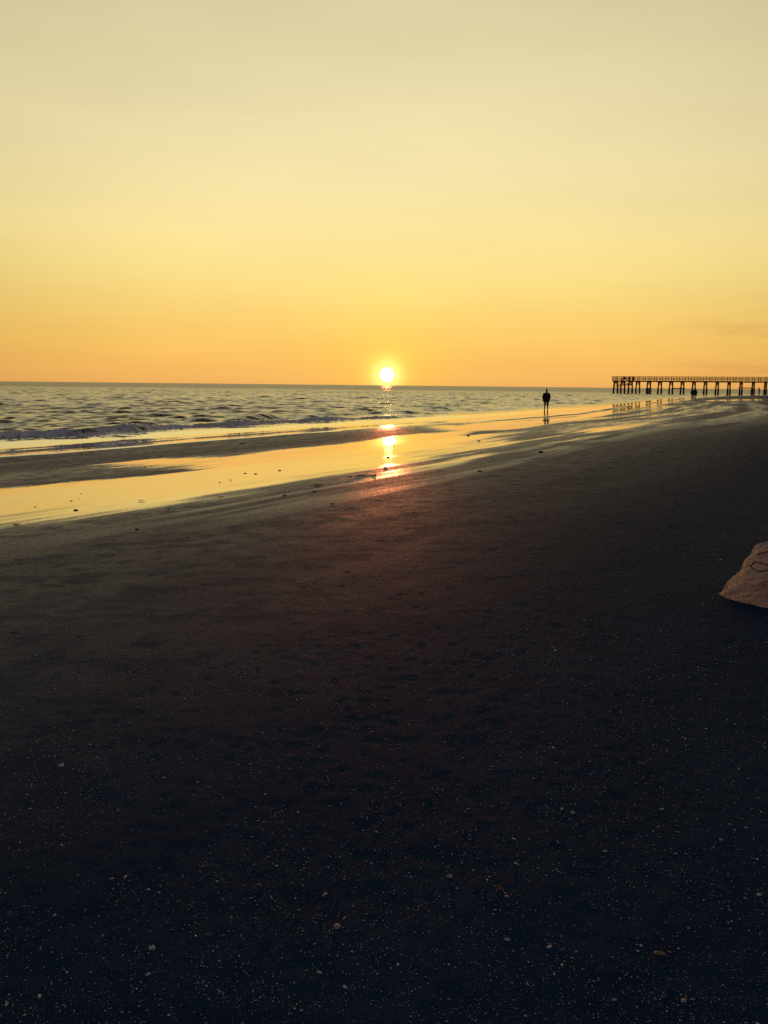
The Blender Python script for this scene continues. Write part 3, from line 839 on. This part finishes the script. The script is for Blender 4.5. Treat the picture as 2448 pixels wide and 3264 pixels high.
def weed_mesh(w, seed):
    """a flattened tangle of curled strands"""
    g = np.random.default_rng(seed); V = []; Fc = []
    for k in range(16):
        p = np.array([g.normal(0, .20) * w, g.normal(0, .12) * w, 0.012]); a = g.normal(0, .6) + (0 if g.random() < .5 else math.pi)
        rr = w * g.uniform(.022, .04); n = 9; o = len(V)
        for i in range(n):
            a += g.normal(0, .35)
            p = p + np.array([math.cos(a), math.sin(a) * .6, 0]) * w * .06
            z = rr + abs(math.sin(i * .9 + k)) * w * .06
            wd = rr * (1 - .7 * i / n)
            nrm_ = np.array([-math.sin(a), math.cos(a), 0])
            for q in range(5):
                t = 2 * math.pi * q / 5
                V.append(p + nrm_ * math.cos(t) * wd + np.array([0, 0, z + math.sin(t) * wd]))
        for i in range(n - 1):
            for q in range(5):
                Fc.append((o + i * 5 + q, o + i * 5 + (q + 1) % 5, o + (i + 1) * 5 + (q + 1) % 5, o + (i + 1) * 5 + q))
    core = stone_mesh(w * .8, w * .07, w * .55, seed); o = len(V)
    V += [np.array(v.co[:]) for v in core.vertices]; Fc += [tuple(o + i for i in q.vertices) for q in core.polygons]
    bpy.data.meshes.remove(core)
    me = bpy.data.meshes.new('seaweed'); me.from_pydata([tuple(v) for v in V], [], Fc)
    me.polygons.foreach_set('use_smooth', [True] * len(me.polygons))
    return me
G_ST = 'dark stones and weed scattered on the wet sand'
STONES = [
 (242, 1627, 15, 's', 'largest dark stone at the inland edge of the left golden pool'),
 (227, 1597, 8, 's', 'small round dark stone in the left golden pool above the largest one'),
 (112, 1616, 8, 's', 'small dark stone nearest the left edge inside the golden pool'),
 (258, 1574, 6, 's', 'tiny dark pebble highest of the trio in the left golden pool'),
 (253, 1591, 5, 's', 'tiny dark pebble just right of the small round stone in the pool'),
 (462, 1489, 9, 's', 'single dark pebble just below the pointed tip of the bright pool'),
 (582, 1455, 9, 's', 'small flat stone on the dark sandbar above the pointed pool tip'),
 (773, 1414, 16, 'w', 'flat dark weed clump on the sandbar close to the swash'),
 (782, 1509, 9, 's', 'left stone of the close pair in the middle of the golden pool'),
 (815, 1511, 10, 's', 'right flatter stone of the close pair in the golden pool'),
 (705, 1586, 18, 'w', 'dark ragged weed clump below the golden pool left of centre'),
 (437, 1688, 15, 's', 'low dark stone on brown damp sand left of centre'),
 (49, 1676, 26, 'w', 'wide flat weed clump on dark sand at the left edge'),
 (891, 1500, 11, 's', 'dark stone in the golden pool left of the sun reflection'),
 (735, 1532, 11, 'w', 'thin scrap of weed in the shallow part of the golden pool'),
 (700, 1538, 7, 's', 'pebble beside the thin scrap of weed in the golden pool'),
 (451, 1598, 17, 'w', 'flat weed scrap lying along the inland rim of the pool'),
 (597, 1713, 15, 's', 'dark flat stone on brown sand below the ragged weed clump'),
 (537, 1625, 9, 's', 'pebble on half wet sand between pool rim and brown sand'),
 (1493, 1389, 11, 's', 'upper stone of the two right of the sun reflection'),
 (1527, 1406, 10, 's', 'lower stone of the two right of the sun reflection'),
 (1529, 1503, 17, 's', 'dark oval stone on glossy brown sand right of centre'),
 (1399, 1505, 16, 'w', 'flat weed scrap left of the dark oval stone'),
 (1229, 1492, 16, 's', 'dark stone touching the lowest reflection of the sun'),
 (1119, 1522, 20, 'w', 'weed clump at the left end of the fallen stick'),
 (1001, 1567, 13, 's', 'dark stone on orange lit sand below the golden pool'),
 (1060, 1606, 11, 's', 'dark stone lowest on the orange lit sand left of the sun column'),
 (1013, 1549, 24, 'w', 'broad thin patch of weed above the stone on orange lit sand'),
 (907, 1580, 13, 's', 'dark stone at the fading rim of the pool left of the weed patch'),
 (1237, 1458, 11, 's', 'small stone between the two lower sun reflections'),
 (1258, 1424, 6, 's', 'tiny pebble beside the middle reflection of the sun'),
 (1319, 1633, 9, 's', 'pebble on reddish sand right of the sun column'),
 (1724, 1442, 20, 's', 'long flat dark stone alone on the sand below the standing person'),
 (255, 2037, 26, 'w', 'curled weed clump with a raised end on dark sand at left'),
 (50, 2026, 30, 'w', 'flat weed clump near the left edge on dark sand'),
 (55, 2102, 13, 's', 'small stone below the flat weed clump near the left edge'),
 (2102, 3040, 48, 'w', 'nearly black weed strip among shells at lower right'),
]
for i, (px, py, wpx, kind, label) in enumerate(STONES):
    Pg = ground(px, py); m = px_size(Pg); wd = wpx * m
    if kind == 's':
        me = stone_mesh(wd, wd * (0.26 if py < 1700 else .2), wd * 1.3, 300 + i); me.materials.append(M_STONE)
        o = bpy.data.objects.new('stone', me)
    else:
        me = weed_mesh(wd, 400 + i); me.materials.append(M_WEED)
        o = bpy.data.objects.new('seaweed_clump', me)
    link(o); o.location = (Pg[0], Pg[1], Pg[2] - 0.002); o.rotation_euler.z = random.uniform(-.3, .3)
    tag(o, label, 'stone' if kind == 's' else 'seaweed', G_ST)
# fallen stick in the sun column
a = ground(1131, 1519); b = ground(1200, 1514.5)
Vs = []; Fs = []
for i in range(13):
    k = i / 12; c = a * (1 - k) + b * k + np.array([0, 0.06 * math.sin(k * 5), 0.003 + 0.004 * math.sin(k * 7)])
    rr = 0.009 + 0.009 * k ** 4
    for q in range(7):
        t = 2 * math.pi * q / 7; Vs.append(c + np.array([0, math.cos(t) * rr, math.sin(t) * rr]))
for i in range(12):
    for q in range(7): Fs.append((i * 7 + q, i * 7 + (q + 1) % 7, (i + 1) * 7 + (q + 1) % 7, (i + 1) * 7 + q))
Fs += [tuple(range(7)), tuple(range(84, 91))]
tag(mesh_obj('stick', Vs, Fs, M_WEED), 'thin dark stick with a knobbed end lying below the sun reflection', 'stick')

# ------------------------------------------------------------------ shells
def shell_mat(name, c1, c2, rough=0.45):
    return simple_mat(name, c1, c2, 180, rough, 0.25)
SM = [shell_mat('shell_cream', (0.50, 0.46, 0.36), (0.68, 0.62, 0.48)), shell_mat('shell_grey', (0.34, 0.33, 0.29), (0.50, 0.48, 0.42)),
      shell_mat('shell_brown', (0.20, 0.13, 0.10), (0.34, 0.22, 0.16)), shell_mat('shell_rose', (0.46, 0.31, 0.26), (0.62, 0.44, 0.36)),
      shell_mat('shell_white', (0.66, 0.62, 0.54), (0.80, 0.76, 0.66)), shell_mat('shell_yellow', (0.62, 0.48, 0.22), (0.76, 0.62, 0.32))]
def cockle(w, mat, ribs=11, cup=False, flat=.42):
    """ribbed half shell, hinge at -y"""
    nu, nv = 44, 12; V = []; Fc = []
    for j in range(nv + 1):
        k = j / nv
        for i in range(nu):
            t = 2 * math.pi * i / nu
            rr = k * (0.5 + 0.03 * math.cos(ribs * 2 * t)) * (1 - .16 * max(0, -math.sin(t)) ** 3)
            x = rr * math.cos(t) * 1.08; y = rr * math.sin(t)
            z = flat * (1 - k ** 2.2) ** .8 * (1 + .06 * math.cos(ribs * 2 * t) * k)
            y -= .16 * (1 - k)
            V.append((x * w, y * w, (z if not cup else .44 * flat - z * .98 + .55 * flat) * w))
    for j in range(nv):
        for i in range(nu):
            a = j * nu + i; b = j * nu + (i + 1) % nu
            Fc.append((a, b, b + nu, a + nu))
    me = bpy.data.meshes.new('shell'); me.from_pydata(V, [], Fc)
    me.polygons.foreach_set('use_smooth', [True] * len(me.polygons)); me.materials.append(mat)
    return me
def oval_shell(w, mat, dep=.66):
    return_me = cockle(w, mat, 1, False, .36)
    for v in return_me.vertices: v.co.y *= dep
    return return_me
def flake_geo(w, g):
    """an irregular curved chip: returns verts, faces"""
    n = g.integers(5, 9); V = []
    el = g.uniform(.3, .8); curl = g.uniform(.05, .3); th = .12
    angs = np.sort(g.uniform(0, 2 * math.pi, n)) * .4 + np.linspace(0, 2 * math.pi, n, endpoint=False) * .6
    for a in angs:
        r_ = .5 * g.uniform(.75, 1.1); x = r_ * math.cos(a); y = r_ * math.sin(a) * el
        V.append((x * w, y * w, (.25 * curl - curl * (x * x + y * y)) * w + th * .4 * w))
    top = len(V)
    V.append((0, 0, (curl * .30 + th) * w))
    for v in V[:top]: pass
    low = [(x * .96, y * .96, z - th * w) for x, y, z in V[:top]]
    V += low
    Fc = []
    for i in range(n):
        j = (i + 1) % n
        Fc.append((i, j, top)); Fc.append((top + 1 + i, top + 1 + j, j, i))
    return V, Fc

SHELLS = [
 (1434, 2793, 19, 'c', 1, 'blue grey ribbed shell half buried left of the brown ring shell'),
 (1586, 2836, 27, 'r', 2, 'brown hollow shell with a pale rim standing like a ring'),
 (1609, 2847, 9, 'o', 5, 'small orange chip between the brown ring shell and the grey ribbed one'),
 (1615, 2858, 17, 'c', 1, 'grey ribbed shell just below the brown ring shell'),
 (1752, 3018, 22, 'o', 0, 'plump cream oval shell in the lower middle of the sand'),
 (1617, 2995, 19, 'o', 1, 'pale grey oval shell left of the plump cream one'),
 (1826, 2590, 17, 'c', 1, 'round grey shell right of a cream shell in the mid foreground'),
 (1791, 2578, 15, 'o', 0, 'cream oval shell left of the round grey shell'),
 (1929, 2713, 16, 'o', 3, 'rosy brown shell alone right of centre in the foreground'),
 (2298, 2677, 15, 'c', 1, 'grey ribbed shell near the right edge of the foreground'),
 (2110, 2578, 14, 'o', 0, 'small cream shell right of the round grey shell and alone'),
 (1770, 2073, 13, 'o', 5, 'bright yellow shell alone on dark sand left of the rock'),
 (2296, 1785, 11, 'o', 4, 'thin white shell sliver beside the tan rock'),
 (399, 2797, 22, 'o', 1, 'long grey shell right of the two paired at left'),
 (358, 2803, 17, 'o', 0, 'flat cream shell left of the two paired at left'),
 (1074, 2952, 24, 'c', 3, 'large rosy ribbed shell left of centre in the foreground'),
 (485, 3022, 22, 'c', 0, 'cream ribbed shell at lower left with a pale top'),
 (472, 3105, 19, 'o', 1, 'dull grey shell below the cream ribbed one at lower left'),
 (1018, 3099, 16, 'o', 5, 'yellowish shell sliver below the large rosy shell'),
 (1100, 3146, 17, 'o', 0, 'upright cream shell chip near the bottom left of centre'),
 (173, 2919, 15, 'o', 1, 'grey squarish shell near the left edge'),
 (1037, 2849, 15, 'o', 0, 'cream shell above the large rosy ribbed shell'),
 (125, 3175, 15, 'o', 0, 'cream shell lying slanted in the bottom left corner'),
 (196, 2440, 21, 'o', 0, 'pale long shell tilted upward left in the mid foreground'),
 (845, 2533, 17, 'o', 0, 'cream squarish shell in the mid foreground left of centre'),
 (2420, 2852, 15, 'c', 4, 'white shell at the right edge of the foreground'),
 (1958, 3187, 17, 'o', 1, 'grey oval shell at the bottom right of centre'),
 (2180, 3190, 18, 'c', 3, 'rosy grey shell at the bottom right among many chips'),
]
G_SH = 'shells lying on the dark sand'
keepout = []
for i, (px, py, wpx, kd, mi, label) in enumerate(SHELLS):
    Pg = ground(px, py); wd = wpx * .84 * px_size(Pg)
    if kd == 'c': me = cockle(wd, SM[mi])
    elif kd == 'o': me = oval_shell(wd, SM[mi], random.uniform(.55, .8))
    else: me = cockle(wd, SM[mi], 14, True, .5)
    o = bpy.data.objects.new('shell', me); link(o)
    o.location = (Pg[0], Pg[1], Pg[2] - 0.10 * wd)
    o.rotation_euler = (R(58) if kd == 'r' else random.uniform(-.2, .3), random.uniform(-.25, .25), random.uniform(0, 6.28) if kd != 'r' else 0.4)
    if kd == 'r': o.location.z += wd * .32
    tag(o, label, 'shell', G_SH)

# several hundred larger chips as objects, the fine grit as one
g = np.random.default_rng(3)
protos = []
for k in range(14):
    V, Fc = flake_geo(1.0, g)
    me = bpy.data.meshes.new('shell_fragment'); me.from_pydata(V, [], Fc); me.materials.append(SM[int(g.choice([0, 0, 1, 1, 4, 3]))])
    protos.append(me)
def frag_px():
    while True:
        px = g.uniform(-20, 2470); py = 1900 + (3270 - 1900) * g.random() ** .75
        dens = .30 + .9 * fbm(np.array(px / 420), np.array(py / 260), 3, 601) 
        if g.random() < dens * (.45 + .55 * (py > 2350)): return px, py
for k in range(262):
    px, py = frag_px(); Pg = ground(px, py)
    wd = (5.5 + 6.5 * g.random() ** 2) * px_size(Pg) * (1 if py > 2300 else .75)
    o = bpy.data.objects.new('shell_fragment', protos[k % 14]); link(o)
    o.location = (Pg[0], Pg[1], Pg[2] - .0004); o.scale = (wd, wd, wd)
    o.rotation_euler = (g.normal(0, .25), g.normal(0, .25), g.uniform(0, 6.28))
    tag(o, 'small pale broken shell chip on the dark foreground sand', 'shell chip', 'broken shell chips strewn over the foreground sand')
def grit():
    mats = [SM[0], SM[1], SM[4], SM[2], SM[5]]
    n1, n2 = 17000, 17000
    def field(n, lo, pw):
        qx = g.uniform(-900, 3350, n * 3); qy = lo + (3700 - lo) * g.random(n * 3) ** (pw * 1.25)
        den = .50 + .55 * fbm(qx / 420, qy / 260, 3, 601) - .25 * sstep(.45, .6, fbm(qx / 150, qy / 110, 2, 611)) + .45 * (fbm(qx / 480 + qy / 300, qy / 45, 3, 621) - .5)
        ok = g.random(n * 3) < den * np.where(qy < 2000, .5, 1.0)
        return qx[ok][:n], qy[ok][:n]
    ax, ay = field(n1, 1900, .75); bx, by = field(n2, 1650, .85)
    qx = np.concatenate([ax, bx]); qy = np.concatenate([ay, by])
    G = ground_many(qx, qy)
    W_ = np.concatenate([g.uniform(2.2, 6.0, len(ax)) * g.uniform(.7, 1.15, len(ax)), g.uniform(1.8, 3.6, len(bx))])
    V = []; Fc = []; mi = []
    for Pg, wd in zip(G, W_):
        wd = wd * px_size(Pg)
        v, f = flake_geo(wd, g); o = len(V)
        M = Matrix.Translation((Pg[0], Pg[1], Pg[2] + .0005)) @ Euler((g.normal(0, .3), g.normal(0, .3), g.uniform(0, 6.28))).to_matrix().to_4x4()
        V += [tuple(M @ Vector(q)) for q in v]; Fc += [tuple(o + i for i in q) for q in f]
        mi += [int(g.choice([0, 0, 1, 1, 2, 2, 3, 4]))] * len(f)
    me = bpy.data.meshes.new('shell_grit'); me.from_pydata(V, [], Fc)
    for m in mats: me.materials.append(m)
    me.polygons.foreach_set('material_index', mi)
    o = bpy.data.objects.new('shell_grit', me); link(o)
    tag(o, 'fine shell grit sprinkled over the dark sand', kind='stuff')
grit()
